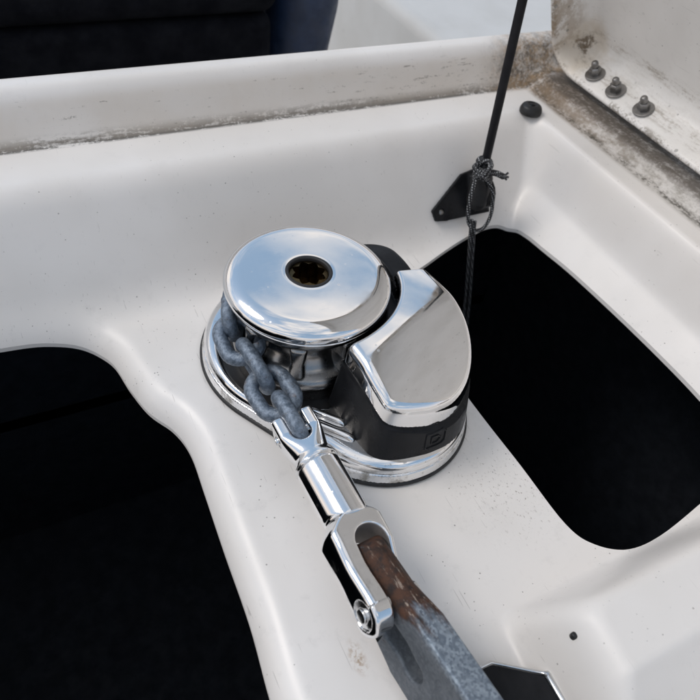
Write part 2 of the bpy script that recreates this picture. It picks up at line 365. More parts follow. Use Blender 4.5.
def tube(path, rad, n=10, closed=False, cap=True):
    path = np.asarray(path, float); k = len(path)
    rad = np.full(k, rad) if np.isscalar(rad) else np.asarray(rad)
    T = (np.roll(path, -1, 0) - np.roll(path, 1, 0)) if closed else np.gradient(path, axis=0)
    T /= np.linalg.norm(T, axis=1)[:, None]
    a = np.array([0, 0, 1.0]) if abs(T[0][2]) < 0.9 else np.array([1.0, 0, 0])
    N = np.cross(T[0], a); N /= np.linalg.norm(N); v = []; f = []; al = []; ar = []; s_ = 0
    for i in range(k):
        N = N - T[i] * (N @ T[i]); N /= np.linalg.norm(N); B = np.cross(T[i], N)
        if i: s_ += np.linalg.norm(path[i] - path[i - 1])
        for j in range(n):
            t = 2 * math.pi * j / n; v.append(path[i] + rad[i] * (math.cos(t) * N + math.sin(t) * B)); al.append(s_); ar.append(j / n)
    for i in range(k if closed else k - 1):
        i2 = (i + 1) % k
        for j in range(n): f.append((i * n + j, i * n + (j + 1) % n, i2 * n + (j + 1) % n, i2 * n + j))
    if cap and not closed:
        f.append(tuple(range(n))[::-1]); f.append(tuple((k - 1) * n + j for j in range(n)))
    return v, f, {'along': al, 'around': ar}
def box(x0, x1, y0, y1, z0, z1):
    v = [(x, y, z) for x in (x0, x1) for y in (y0, y1) for z in (z0, z1)]
    return v, [(0, 1, 3, 2), (4, 6, 7, 5), (0, 4, 5, 1), (2, 3, 7, 6), (0, 2, 6, 4), (1, 5, 7, 3)]
def bevel(o, wdt, seg=3, ang=30):
    m = o.modifiers.new('bevel', 'BEVEL'); m.width = wdt; m.segments = seg; m.limit_method = 'ANGLE'; m.angle_limit = R(ang); return o
# ---- signed distance toolkit
def smax(a, b, k):
    h = np.clip(k - np.abs(a - b), 0, None) / k
    return np.maximum(a, b) + h * h * k * 0.25
def smin(a, b, k): return -smax(-a, -b, k)
def sd_poly(x, y, P):
    P = np.asarray(P, float); sh = x.shape; x = x.ravel(); y = y.ravel()
    d = np.full(x.shape, 1e9); s_ = np.ones(x.shape)
    for i in range(len(P)):
        ax, ay = P[i]; bx, by = P[i - 1]; ex, ey = bx - ax, by - ay; wx, wy = x - ax, y - ay
        t = np.clip((wx * ex + wy * ey) / (ex * ex + ey * ey), 0, 1)
        d = np.minimum(d, (wx - ex * t) ** 2 + (wy - ey * t) ** 2)
        c1 = y >= ay; c2 = y < by; c3 = ex * wy > ey * wx
        flip = (c1 & c2 & c3) | (~c1 & ~c2 & ~c3); s_ = np.where(flip, -s_, s_)
    return (s_ * np.sqrt(d)).reshape(sh)
def sd_box2(x, y, cx, cy, hx, hy, r=0.0):
    qx = np.abs(x - cx) - hx + r; qy = np.abs(y - cy) - hy + r
    return np.sqrt(np.maximum(qx, 0) ** 2 + np.maximum(qy, 0) ** 2) + np.minimum(np.maximum(qx, qy), 0) - r
def sd_cyl(a, b, t, r, t0, t1, rnd=0.0):      # radial coords a,b ; axial t
    q1 = np.sqrt(a * a + b * b) - r + rnd; q2 = np.abs(t - (t0 + t1) / 2) - (t1 - t0) / 2 + rnd
    return np.sqrt(np.maximum(q1, 0) ** 2 + np.maximum(q2, 0) ** 2) + np.minimum(np.maximum(q1, q2), 0) - rnd
def nets(name, F, lo, hi, h):
    """surface nets of the zero set of F (negative inside); vertices pulled onto the surface, smooth normals from the field"""
    lo = np.array(lo, float); hi = np.array(hi, float); n = np.ceil((hi - lo) / h).astype(int) + 1
    ax = [lo[i] + h * np.arange(n[i]) for i in range(3)]
    X, Y, Z = np.meshgrid(*ax, indexing='ij', sparse=True)
    V = F(X, Y, Z); V = np.broadcast_to(V, tuple(n)).astype(np.float32)
    ins = V < 0
    acc = np.zeros(tuple(n - 1) + (3,), np.float32); cnt = np.zeros(tuple(n - 1), np.float32)
    sl = lambda o, d: tuple(slice(o[i], n[i] - 1 + o[i]) for i in range(3))
    for d in range(3):
        e = [0, 0, 0]; e[d] = 1; o1, o2 = [q for q in range(3) if q != d]
        for i in (0, 1):
            for j in (0, 1):
                b = [0, 0, 0]; b[o1] = i; b[o2] = j; b2 = list(b); b2[d] = 1
                a_, c_ = V[sl(b, d)], V[sl(b2, d)]; cr = (a_ < 0) != (c_ < 0)
                t = np.where(cr, a_ / np.where(cr, a_ - c_, 1), 0)
                p = np.zeros(a_.shape + (3,), np.float32)
                p[..., d] = t; p[..., o1] = i; p[..., o2] = j
                acc += np.where(cr[..., None], p, 0); cnt += cr
    act = cnt > 0; idx = np.full(act.shape, -1, np.int64); idx[act] = np.arange(act.sum())
    cell = np.argwhere(act); P = lo + h * (cell + acc[act] / cnt[act][:, None])
    ev = lambda p: np.asarray(F(p[:, 0], p[:, 1], p[:, 2]))
    def grad(p, e):
        return np.stack([(ev(p + np.eye(3)[i] * e) - ev(p - np.eye(3)[i] * e)) / (2 * e) for i in range(3)], 1)
    for _ in range(2):
        g = grad(P, h * 0.3); g2 = (g * g).sum(1); st = ev(P)[:, None] * g / np.maximum(g2, 0.2)[:, None]
        ln_ = np.linalg.norm(st, axis=1); st *= np.minimum(1, h * 0.6 / np.maximum(ln_, 1e-12))[:, None]; P = P - st
    faces = []
    for d in range(3):
        o1, o2 = (d + 1) % 3, (d + 2) % 3
        s0 = [slice(1, n[i] - 1) for i in range(3)]; s0[d] = slice(0, n[d] - 1); s1 = list(s0); s1[d] = slice(1, n[d])
        a_, c_ = ins[tuple(s0)], ins[tuple(s1)]; cr = np.argwhere(a_ != c_)
        if not len(cr): continue
        sg = a_[tuple(cr.T)]; base = cr.copy(); base[:, o1] += 1; base[:, o2] += 1
        def g_(i, j):
            q = base.copy(); q[:, o1] -= i; q[:, o2] -= j; return idx[tuple(q.T)]
        Q = np.stack([g_(1, 1), g_(0, 1), g_(0, 0), g_(1, 0)], 1); Q[~sg] = Q[~sg][:, ::-1]; faces.append(Q)
    Fc = np.concatenate(faces); Fc = Fc[(Fc >= 0).all(1)]
    N = grad(P, h * 0.8); N /= np.maximum(np.linalg.norm(N, axis=1), 1e-9)[:, None]
    return fastmesh(name, P, Fc, N)
def clip_field(x0, x1, y0, y1, h, zf, cuts):
    """height field z = zf(x, y), with every region where a cut < 0 cut out along its exact edge"""
    xs = np.arange(x0, x1 + h / 2, h); ys = np.arange(y0, y1 + h / 2, h); X, Y = np.meshgrid(xs, ys, indexing='ij')
    D = np.full(X.shape, 1e3)
    for c in cuts: D = np.minimum(D, c(X, Y))
    nx, ny = X.shape; I = np.arange(nx * ny).reshape(nx, ny)
    a, b, c, d = I[:-1, :-1], I[1:, :-1], I[1:, 1:], I[:-1, 1:]
    T = np.concatenate([np.stack([a, b, c], -1).reshape(-1, 3), np.stack([a, c, d], -1).reshape(-1, 3)])
    D = D.ravel(); X = X.ravel(); Y = Y.ravel(); keep = (D[T] > 0); k = keep.sum(1)
    tris = [T[k == 3]]; vx = list(X); vy = list(Y); cache = {}; extra = []
    def cutp(i, j):
        key = (min(i, j), max(i, j))
        if key not in cache:
            t = D[i] / (D[i] - D[j]); cache[key] = len(vx); vx.append(X[i] + t * (X[j] - X[i])); vy.append(Y[i] + t * (Y[j] - Y[i]))
        return cache[key]
    for t, kk in zip(T[(k == 1) | (k == 2)], keep[(k == 1) | (k == 2)]):
        t = list(t); kk = list(kk)
        if sum(kk) == 1:
            while not kk[0]: t = t[1:] + t[:1]; kk = kk[1:] + kk[:1]
            extra.append((t[0], cutp(t[0], t[1]), cutp(t[0], t[2])))
        else:
            while kk[0]: t = t[1:] + t[:1]; kk = kk[1:] + kk[:1]
            p, q = cutp(t[1], t[0]), cutp(t[2], t[0]); extra += [(p, t[1], t[2]), (p, t[2], q)]
    if extra: tris.append(np.array(extra))
    T = np.concatenate(tris); used = np.unique(T); mp_ = np.full(len(vx), -1); mp_[used] = np.arange(len(used)); T = mp_[T]
    vx = np.array(vx)[used]; vy = np.array(vy)[used]; vz = zf(vx, vy); e = h * 0.5
    gx = (zf(vx + e, vy) - zf(vx - e, vy)) / (2 * e); gy = (zf(vx, vy + e) - zf(vx, vy - e)) / (2 * e)
    N = np.stack([-gx, -gy, np.ones_like(gx)], 1); N /= np.linalg.norm(N, axis=1)[:, None]
    return np.stack([vx, vy, vz], 1), T, N
def skirt(V, T, N, drop):
    """turned-down rim along every open edge"""
    E = np.sort(np.concatenate([T[:, [0, 1]], T[:, [1, 2]], T[:, [2, 0]]]), axis=1); U, cn = np.unique(E, axis=0, return_counts=True)
    B = U[cn == 1]; bset = {(a, b) for a, b in B}
    ids = np.unique(B); m = {int(q): len(V) + i for i, q in enumerate(ids)}
    top = {int(q): len(V) + len(ids) + i for i, q in enumerate(ids)}
    V2 = np.concatenate([V, V[ids] + np.array(drop), V[ids]]); q = []
    dirE = {}
    for t in T:
        for a, b in ((t[0], t[1]), (t[1], t[2]), (t[2], t[0])):
            if (min(a, b), max(a, b)) in bset: dirE[(int(a), int(b))] = 1
    for a, b in dirE: q += [(top[b], top[a], m[a]), (top[b], m[a], m[b])]
    return V2, np.concatenate([T, np.array(q)])

# ================================================================== SETTING
# left edge of the windlass shelf, seen from above
EDGE_L = catmull([(-0.62, 0.0975), (-0.30, 0.0975), (-0.215, 0.0955), (-0.178, 0.092), (-0.153, 0.083), (-0.1385, 0.064), (-0.1320, 0.033), (-0.1240, 0.005), (-0.1112, -0.018), (-0.1055, -0.042), (-0.106, -0.077), (-0.1075, -0.126), (-0.1085, -0.177), (-0.1125, -0.222), (-0.114, -0.262), (-0.13, -0.300), (-0.17, -0.32), (-0.26, -0.325), (-0.62, -0.325)], 6)
HOLE_R = catmull([(0.1115, 0.02), (0.1125, 0.045), (0.122, 0.059), (0.145, 0.066), (0.1623, 0.0722), (0.2012, 0.0880), (0.232, 0.0965), (0.252, 0.1000), (0.270, 0.0985), (0.2815, 0.0890), (0.2850, 0.0729), (0.2868, 0.045), (0.2893, 0.0), (0.2911, -0.0872), (0.2907, -0.1605), (0.287, -0.205), (0.265, -0.225), (0.2264, -0.2325), (0.1755, -0.2405), (0.1463, -0.2395), (0.1255, -0.2270), (0.1155, -0.2060), (0.1140, -0.153), (0.1117, -0.0896)], 6, True)
def tray_z(x, y):
    ax = np.abs(x)
    t = np.clip((0.020 - (sd_poly(x, y, EDGE_L))) / 0.0215, 0, 0.985)
    shelf = -0.030 * (1 - np.sqrt(1 - t * t))
    bk = (y - 0.100) * 1.43; rt = (ax - 0.3035) * 3.7; fr = (-0.43 - y) * 2.5
    wall = smax(smax(bk, rt, 0.045), fr, 0.03)
    z = smax(shelf, wall, 0.022)
    # raised block at the fore end, right of the roller
    bl = smin(smin((-0.2430 - y) * 2.6, (x - 0.034 + 0.10 * np.clip(-0.25 - y, 0, 1)) * 2.0, 0.030), 0.050 - np.clip(-0.304 - y, 0, 1) * 0.75 + np.clip(x - 0.05, 0, 1) * 0.03, 0.018)
    z = smax(z, bl, 0.013)
    z = smin(z, 0.09 + 0 * x, 0.016)
    rb = 0.09 + (y - 0.2175) * 2.3; rr = np.minimum(0.09 + (ax - 0.360) * 1.1, 0.104); rf = 0.09 + (-0.47 - y) * 2.3
    rs = smax(smax(rb, rr, 0.012), rf, 0.012)
    z = smax(z, rs, 0.007)
    z = z - 0.0028 * np.exp(-((ax - 0.3625) / 0.0032) ** 2) * (y < 0.205)
    z = smin(z, 0.131 + 0 * x, 0.022)
    z = smin(z, 0.131 - (y - 0.263) * 2.2, 0.022)
    z = smin(z, 0.131 - (ax - 0.47) * 2.2, 0.022); z = smin(z, 0.131 - (-0.52 - y) * 2.2, 0.022)
    return np.maximum(z, -0.12)
V, T, N = clip_field(-0.56, 0.56, -0.60, 0.36, 0.0022, tray_z,
    [lambda x, y: sd_poly(x, y, EDGE_L), lambda x, y: sd_poly(x, y, HOLE_R)])
V2, T2 = skirt(V, T, N, (0, 0, -0.0042))
me = fastmesh('deck_moulding', V2, T2)
tray = tag(link('deck', me, 'tray'), kind='structure', label='white moulded anchor locker with mildewed ledge and two dark openings')

# dark well below the moulding
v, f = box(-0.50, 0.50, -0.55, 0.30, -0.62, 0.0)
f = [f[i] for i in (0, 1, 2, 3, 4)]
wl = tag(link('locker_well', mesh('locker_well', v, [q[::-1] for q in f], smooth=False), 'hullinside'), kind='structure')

# the boat behind: floor, step and side deck; the sea around
v, f = box(-3.0, 0.62, 0.30, 3.0, -0.36, -0.34); tag(link('foredeck_floor', mesh('floor', v, f, False), 'deckwhite'), kind='structure')
v, f = box(0.62, 3.0, 0.30, 3.0, -0.36, -0.105); o = link('side_deck', mesh('side_deck', v, f, True, 30), 'deckwhite'); bevel(o, 0.03, 5); tag(o, kind='structure')
v, f = box(-3.0, 3.0, -3.0, 3.0, -0.95, -0.64); o = link('hull_deck', mesh('hull_deck', v, f, False), 'deckwhite'); tag(o, kind='structure')
v, f = box(-3000, 3000, -3000, 3000, -1.6, -1.5); tag(link('water', mesh('water', v, f, False), 'water'), kind='structure')

# ================================================================== HATCH LID
LEAN = R(25)
# local x: up the lid from its foot, local y: along the foot, local z: out of the inner face; the rim stands 40 mm proud of the panel
LW, LH, RIM = 0.64, 0.62, 0.040
lx = Vector((-math.sin(LEAN), 0, math.cos(LEAN))); ly = Vector((0, 1, 0)); lz = lx.cross(ly)
LM = Matrix(((lx.x, ly.x, lz.x, 0.4213), (lx.y, ly.y, lz.y, 0.2165 - LW), (lx.z, ly.z, lz.z, 0.1269), (0, 0, 0, 1)))
lid = tag(empty('hatch_lid', mat=LM), 'white mildew-spotted hatch lid propped open on the right, bolted along its foot', 'hatch lid')
def rrect(inset, rc=0.036, n=12):
    r_ = max(rc - inset, 0.004); x0, x1, y0, y1 = inset, LH - inset, inset, LW - inset; p = []
    def side(a, b, k=24): return [tuple(np.array(a) + (np.array(b) - np.array(a)) * t) for t in np.linspace(0, 1, k)[1:-1]]
    cs = [((x1 - r_, y1 - r_), 0), ((x0 + r_, y1 - r_), 90), ((x0 + r_, y0 + r_), 180), ((x1 - r_, y0 + r_), 270)]
    for i, (c, a0) in enumerate(cs):
        arc = [(c[0] + r_ * math.cos(R(a0 + 90 * t / n)), c[1] + r_ * math.sin(R(a0 + 90 * t / n))) for t in range(n + 1)]
        if p: p += side(p[-1], arc[0])
        p += arc
    p += side(p[-1], p[0]); return p
def rloft(levels, cap0, cap1):
    v = []; f = []
    for d_, z_ in levels: v += [(a, b, z_) for a, b in rrect(d_)]
    n = len(v) // len(levels)
    for k in range(len(levels) - 1):
        for i in range(n): j = (i + 1) % n; f.append((k * n + i, k * n + j, (k + 1) * n + j, (k + 1) * n + i))
    if cap0: f.append(tuple(range(n))[::-1])
    if cap1: f.append(tuple((len(levels) - 1) * n + i for i in range(n)))
    return v, f
fil = [(0.0092 + 0.020 * (1 - math.cos(t)), 0.020 * (1 - math.sin(t))) for t in np.linspace(0, math.pi / 2, 10)]
lev = [(0.0006, RIM - 0.004), (0.0002, RIM - 0.002), (0.0012, RIM + 0.0002), (0.0032, RIM + 0.001), (0.0052, RIM + 0.0002), (0.0062, RIM - 0.002)] + fil
link('liner', mesh('lid_liner', *rloft(lev, False, True), True, 60), 'lid', lid)
link('outer_skin', mesh('outer_skin', *rloft([(0.03, -0.016), (0.012, -0.014), (0.003, -0.008), (0.0, 0.004), (0.0006, RIM - 0.004)], True, False), True, 60), 'deckwhite', lid)
def make_bolt(parent, y, z, k):
    b = bpy.data.objects.new('bolt', mesh('bolt_stud', *lathe(rounded([(0, -0.002), (0.0036, -0.002), (0.0036, 0.0140), (0.0026, 0.0158), (0, 0.0162)], 0.0008), 20), True, 40)); COL.objects.link(b)
    b.data.materials.append(M['steel_bolt']); b.parent = parent
    b.matrix_local = Matrix.Translation((0.0082 + 0.0004, y, z)) @ Matrix.Rotation(R(90), 4, 'Y') @ Matrix.Rotation(k, 4, 'Z') @ Matrix.Rotation(R(-3), 4, 'X')
    link('washer', mesh('washer', *lathe(rounded([(0.003, 0.0), (0.0103, 0.0), (0.0103, 0.0016), (0.0035, 0.0019)], 0.0006), 32), True, 40), 'steel_bolt', b)
    link('nut', mesh('nut', *lathe(rounded([(0.003, 0.0015), (0.0060, 0.0015), (0.0062, 0.0078), (0.0050, 0.0094), (0.003, 0.0094)], 0.0004), 6), False), 'steel_bolt', b)
for i, (by, bz) in enumerate(((0.0535, 0.0245), (0.0880, 0.0262), (0.1275, 0.0250))): make_bolt(lid, LW - by, bz, 0.4 + i * 0.5)

# ================================================================== WINDLASS
wind = tag(empty('anchor_windlass'), 'chrome and black anchor windlass standing on the white shelf', 'windlass')
C1, R1, C2, R2 = (0.008, 0.008), 0.0825, (0.036, -0.066), 0.0685
def sd_hull(x, y, off=0.0):
    # uneven capsule between two circles
    px, py = x - C1[0], y - C1[1]; dx, dy = C2[0] - C1[0], C2[1] - C1[1]; L_ = math.hypot(dx, dy); ux, uy = dx / L_, dy / L_
    v_ = px * ux + py * uy; u_ = np.abs(-px * uy + py * ux); b = (R1 - R2) / L_; a = math.sqrt(1 - b * b); k = -b * u_ * -1.0
    k = u_ * (-b) + v_ * a
    d1 = np.sqrt(u_ ** 2 + v_ ** 2) - R1; d2 = np.sqrt(u_ ** 2 + (v_ - L_) ** 2) - R2; d3 = u_ * a + v_ * b - R1
    return np.where(k < 0, d1, np.where(k > a * L_, d2, d3)) - off
def base_F(x, y, z):
    d = sd_hull(x, y)
    flare = 0.0020 * np.clip((0.012 - z) / 0.009, 0, 1)
    side = smax(d - flare, z - 0.0215 - 0 * d, 0.011)
    side = np.maximum(side, 0.0035 - z)
    groove = 0.0010 - np.sqrt((d + 0.0002) ** 2 + (z - 0.0118) ** 2); side = np.maximum(side, groove)
    # recess round the chain wheel, open towards the chute
    r = np.sqrt(x * x + y * y)
    rec = np.maximum(r - 0.0660, 0.0125 - z)
    front = np.maximum(np.maximum(sd_box2(x + 0.028, y + 0.060, 0, 0, 0.034, 0.040, 0.014), 0.0175 - z - 0.22 * np.clip(-y - 0.06, 0, 1) ), 0.004 + d)
    side = smax(side, -rec, 0.003)
    return side
me = nets('base', base_F, (-0.085, -0.145, 0.0), (0.112, 0.098, 0.026), 0.0011); link('base_plate', me, 'chrome_grimy', wind)
ang = np.linspace(0, 2 * np.pi, 160, endpoint=False)
def hull_ring(off):
    pts = []
    for a in ang:
        c = np.array([0.02, -0.025]); lo_, hi_ = 0.0, 0.2
        for _ in range(30):
            m_ = (lo_ + hi_) / 2; q = c + m_ * np.array([math.cos(a), math.sin(a)])
            if float(sd_hull(q[0], q[1], off)) < 0: lo_ = m_
            else: hi_ = m_
        pts.append(c + lo_ * np.array([math.cos(a), math.sin(a)]))
    return pts
def ring_loft(levels):
    v = []; f = []; n = len(ang)
    for off, z in levels: v += [(p[0], p[1], z) for p in hull_ring(off)]
    for k in range(len(levels) - 1):
        for i in range(n): j = (i + 1) % n; f.append((k * n + i, k * n + j, (k + 1) * n + j, (k + 1) * n + i))
    return v, f
v, f = ring_loft([(-0.01, 0.0005), (0.0026, 0.0005), (0.0032, 0.0018), (0.0028, 0.0034), (0.0015, 0.0040), (-0.01, 0.0040)])
link('gasket', mesh('gasket', v, f), 'rubber', wind)
# raised ribs of the chain ramp
for (a, b) in (((-0.0215, -0.0640), (-0.0035, -0.0835)), ((-0.0285, -0.0700), (-0.0030, -0.0985))):
    p = np.array([(a[0], a[1], 0.0200), (a[0] * 0.9 + b[0] * 0.1, a[1] * 0.9 + b[1] * 0.1, 0.0218), ((a[0] + b[0]) / 2, (a[1] + b[1]) / 2, 0.0221), (a[0] * 0.1 + b[0] * 0.9, a[1] * 0.1 + b[1] * 0.9, 0.0218), (b[0], b[1], 0.0200)])
    pp = catmull(p, 6); link('ramp_rib', mesh('rib', *tube(pp, 0.0030 * np.clip(np.minimum(np.arange(len(pp)), np.arange(len(pp))[::-1]) / 4 + 0.5, 0, 1), 12)[:2]), 'chrome', wind)
# chain wheel
prof = rounded([(0.010, 0.0130), (0.0545, 0.0130), (0.0555, 0.0300), (0.0530, 0.0345), (0.0440, 0.0385), (0.0385, 0.0470), (0.0385, 0.0560), (0.0440, 0.0640), (0.0535, 0.0690), (0.0545, 0.0776), (0.030, 0.0782)], 0.0035, 5)
gy = link('chain_wheel', mesh('chain_wheel', *lathe(prof, 96), True, 50), 'chrome_dark', wind)
link('recess_ring', mesh('recess_ring', *lathe(rounded([(0.050, 0.0128), (0.0652, 0.0128), (0.0652, 0.0150), (0.0635, 0.0158), (0.050, 0.0158)], 0.0005), 96), True, 50), 'rubber', wind)
tooth = None
for i in range(8):
    a = 2 * math.pi * (i + 0.35) / 8
    if tooth is None:
        tooth = nets('whelp', lambda x, y, z: smax(sd_box2(x, z, 0.0425, 0.0515, 0.0105, 0.0165 + 0 * x, 0.004), np.abs(y) - 0.0052 - 0.10 * np.abs(z - 0.0515), 0.005), (0.028, -0.012, 0.03), (0.057, 0.012, 0.073), 0.001)
    o = bpy.data.objects.new('whelp', tooth); COL.objects.link(o); o.parent = gy; o.rotation_euler.z = a
    if i == 0: tooth.materials.append(M['chrome_dark'])
# domed drum cap
prof = [(0.0150, 0.0800), (0.0150, 0.0950), (0.0166, 0.0958)]
for t in np.linspace(0, 1, 10)[1:]: prof.append((0.0166 + t * 0.0314, 0.0958 - 0.0008 * t ** 2.0))
r0, z0 = prof[-1]
for t in np.linspace(0, math.pi / 2, 14)[1:]: prof.append((r0 + 0.0128 * math.sin(t), z0 - 0.0078 * (1 - math.cos(t)) - 0.0006 * math.sin(t)))
prof += [(0.0607, 0.0845), (0.0602, 0.0832), (0.0588, 0.0824), (0.0572, 0.0822), (0.0572, 0.0814), (0.0586, 0.0811), (0.0591, 0.0804), (0.0588, 0.0796), (0.0576, 0.0791), (0.0560, 0.0789), (0.03, 0.0789)]
cap = link('drum_cap', mesh('drum_cap', *lathe(prof, 160), True, 60), 'chrome', wind)
sk = link('socket', mesh('socket_ring', *lathe(rounded([(0.0172, 0.0950), (0.0171, 0.0960), (0.0164, 0.0963), (0.0150, 0.0962), (0.0143, 0.0952), (0.0140, 0.0800)], 0.0006), 64), True, 50), 'rubber', cap)
# eight-pointed winch-handle star inside
sv = []; sf = []; n = 64
for z_, sc_ in ((0.0940, 1.0), (0.0800, 1.0), (0.0795, 0.02)):
    for i in range(n):
        a = 2 * math.pi * i / n; u = abs(((a / (math.pi / 4)) % 1.0) - 0.5) * 2; rr = (0.0098 + 0.0030 * u) * sc_
        sv.append((rr * math.cos(a), rr * math.sin(a), z_))
for i in range(n): sv.append((0.0141 * math.cos(2 * math.pi * i / n), 0.0141 * math.sin(2 * math.pi * i / n), 0.0934))
for k in (0, 1):
    for i in range(n): j = (i + 1) % n; sf.append((k * n + i, (k + 1) * n + i, (k + 1) * n + j, k * n + j))
for i in range(n): j = (i + 1) % n; sf.append((3 * n + i, i, j, 3 * n + j))
link('drive_star', mesh('drive_star', sv, sf, True, 25), 'brass', cap)
# gearbox: black housing under a chrome cover
COVER = catmull([(0.0045, -0.045), (0.0038, -0.080), (0.0068, -0.1055), (0.0105, -0.1135), (0.0200, -0.1178), (0.033, -0.1202), (0.0455, -0.1208), (0.062, -0.1180), (0.0765, -0.1095), (0.0875, -0.0950), (0.0945, -0.0750), (0.0965, -0.050), (0.0950, -0.028), (0.0915, -0.006), (0.0870, 0.012), (0.060, 0.0), (0.030, -0.030)], 5, True)
def ztop(x, y):
    p_ = 0.35 * x - 0.937 * y; s_ = np.clip(p_ - 0.072, 0, 1); l_ = 0.937 * x + 0.35 * y - 0.050
    return 0.0875 + 0.05 * np.clip(np.minimum(p_, 0.080) - 0.060, -0.1, 1) - 7.2 * s_ ** 2 - 1.2 * l_ ** 2
ZS = 0.0165
_pc = {}
def coverpoly(x, y):
    return sd_poly(*np.broadcast_arrays(x, y), COVER)
def cover_F(x, y, z):
    d2 = coverpoly(x, y); zt = ztop(x, y); r = np.sqrt(x * x + y * y)
    body = smax(d2 - 0.05 * np.clip(zt - z, 0, 1), (z - zt) * 0.97, 0.0065)
    body = smax(body, 0.0660 - np.sqrt((x - 0.004) ** 2 + (y - 0.004) ** 2), 0.003)
    body = smax(body, (y + 0.0105 + 0.18 * (x - 0.075)), 0.002)
    return np.maximum(body, (zt - ZS + 0.20 * np.clip(-y - 0.085, 0, 1) * 0 - z))
link('gearbox_cover', nets('gearbox_cover', cover_F, (-0.002, -0.127, 0.036), (0.102, -0.004, 0.092), 0.0007), 'chrome', wind)
def hous_F(x, y, z):
    d2 = coverpoly(x, y); zt = ztop(x, y); r = np.sqrt(x * x + y * y)
    fl = 0.0012 + 0.16 * np.clip(0.060 - z, 0, 1)
    body = d2 - fl
    body = np.maximum(body, z - (zt - ZS - 0.0010) )
    am = 0.0075 * np.clip((0.045 - z) / 0.02, 0, 1)
    body = smax(body, 0.0600 - am * 0 - r, 0.002)
    # arm that wraps behind the drum
    th = np.arctan2(y, x); tp = np.clip((th - 0.20) / 0.75, 0, 1); tp = tp * tp * (3 - 2 * tp)
    arm = smax(smax(0.0668 - r, r - 0.0863 + 0.0165 * tp, 0.002), (z - 0.0800 + 0.014 * tp), 0.004)
    arm = np.maximum(arm, np.maximum(th - 1.05, -0.35 - th) * 0.05)
    arm = np.maximum(arm, y * 0 - 1)
    out = np.minimum(body, arm)
    # keep the arm clear of the chrome cover
    out = np.maximum(out, -np.maximum(cover_F(x, y, z) - 0.0008, -(d2 * 0 + 1)))
    return np.maximum(out, 0.0190 - z)
link('gearbox_housing', nets('gearbox_housing', hous_F, (-0.012, -0.140, 0.016), (0.112, 0.098, 0.084), 0.0011), 'black', wind)
# raised emblem on the black end of the gearbox
def em(u, v):
    x_, z_ = 0.0470 + u, 0.0335 + v; ys = np.linspace(-0.150, -0.100, 2500); F_ = hous_F(np.full(2500, x_), ys, np.full(2500, z_))
    return np.array([x_, ys[int(np.argmax(F_ < 0))] - 0.0001, z_])
def emline(name, uv, r):
    uv = np.array(uv); P_ = []
    for a, b in zip(uv, np.roll(uv, -1, 0)):
        for t in np.arange(5) / 5: P_.append(em(*(a + (b - a) * t)))
    link(name, mesh(name, *tube(np.array(P_), r, 8, True)[:2]), 'black', wind)
emline('emblem_frame', [(-0.0085, -0.0070), (0.0050, -0.0070), (0.0080, -0.0045), (0.0080, 0.0045), (0.0050, 0.0070), (-0.0085, 0.0070)], 0.0008)
emline('emblem_letter', [(-0.0040, -0.0032), (0.0010, -0.0032), (0.0038, 0.0), (0.0010, 0.0032), (-0.0040, 0.0032)], 0.0007)

# ================================================================== CHAIN
chain = tag(empty('anchor_chain', (-0.05, -0.04, 0.045)), 'blue-grey galvanised chain running off the windlass to the swivel', 'chain')
D, PT, WI = 0.0106, 0.0266, 0.0123     # wire, pitch, half distance between the wires
def link_path():
    hl = PT / 2 + D / 2 - WI * 0.95; p = []; rr = []
    for a in np.linspace(-math.pi / 2, math.pi / 2, 13): p.append((hl + WI * 0.95 * math.cos(a), WI * math.sin(a), 0)); rr.append(1.0)
    for x_, q in ((0.0045, 1.0), (0.0022, 1.07), (0.0008, 1.13), (-0.0008, 1.13), (-0.0022, 1.07), (-0.0045, 1.0)): p.append((x_, WI, 0)); rr.append(q)   # weld
    for a in np.linspace(math.pi / 2, 3 * math.pi / 2, 13): p.append((-hl + WI * 0.95 * math.cos(a), WI * math.sin(a), 0)); rr.append(1.0)
    return np.array(p), np.array(rr) * D / 2
lk_p, lk_r = link_path()
lk_me = mesh('link', *tube(lk_p, lk_r, 16, True)[:2]); lk_me.materials.append(M['galv_chain'])
path = catmull([(-0.030, 0.042, 0.0515), (-0.0455, 0.028, 0.0515), (-0.0530, 0.010, 0.0515), (-0.0545, -0.010, 0.0510), (-0.0520, -0.030, 0.0480), (-0.0490, -0.055, 0.0470), (-0.0465, -0.080, 0.0475), (-0.0450, -0.110, 0.0480)], 24)
seg = np.concatenate([[0], np.cumsum(np.linalg.norm(np.diff(path, axis=0), axis=1))])
def at_s(s_): return np.array([np.interp(s_, seg, path[:, i]) for i in range(3)])
s_end = seg[-1] - 0.0250
NL = 5
for i in range(NL):
    s_ = s_end - 0.0 - i * PT
    if s_ < 0.012: break
    p = at_s(s_); d = Vector(at_s(s_ + 0.011) - at_s(s_ - 0.011)).normalized()
    q = d.to_track_quat('X', 'Z').to_matrix()
    roll = R(90 + 14) if i % 2 == 0 else R(14)
    m = Matrix.Translation(Vector(p)) @ (q @ Matrix.Rotation(roll, 3, 'X')).to_4x4()
    o = bpy.data.objects.new('link', lk_me); COL.objects.link(o); o.parent = chain; o.matrix_parent_inverse = Matrix.Translation(-Vector((-0.05, -0.04, 0.045))); o.matrix_basis = m

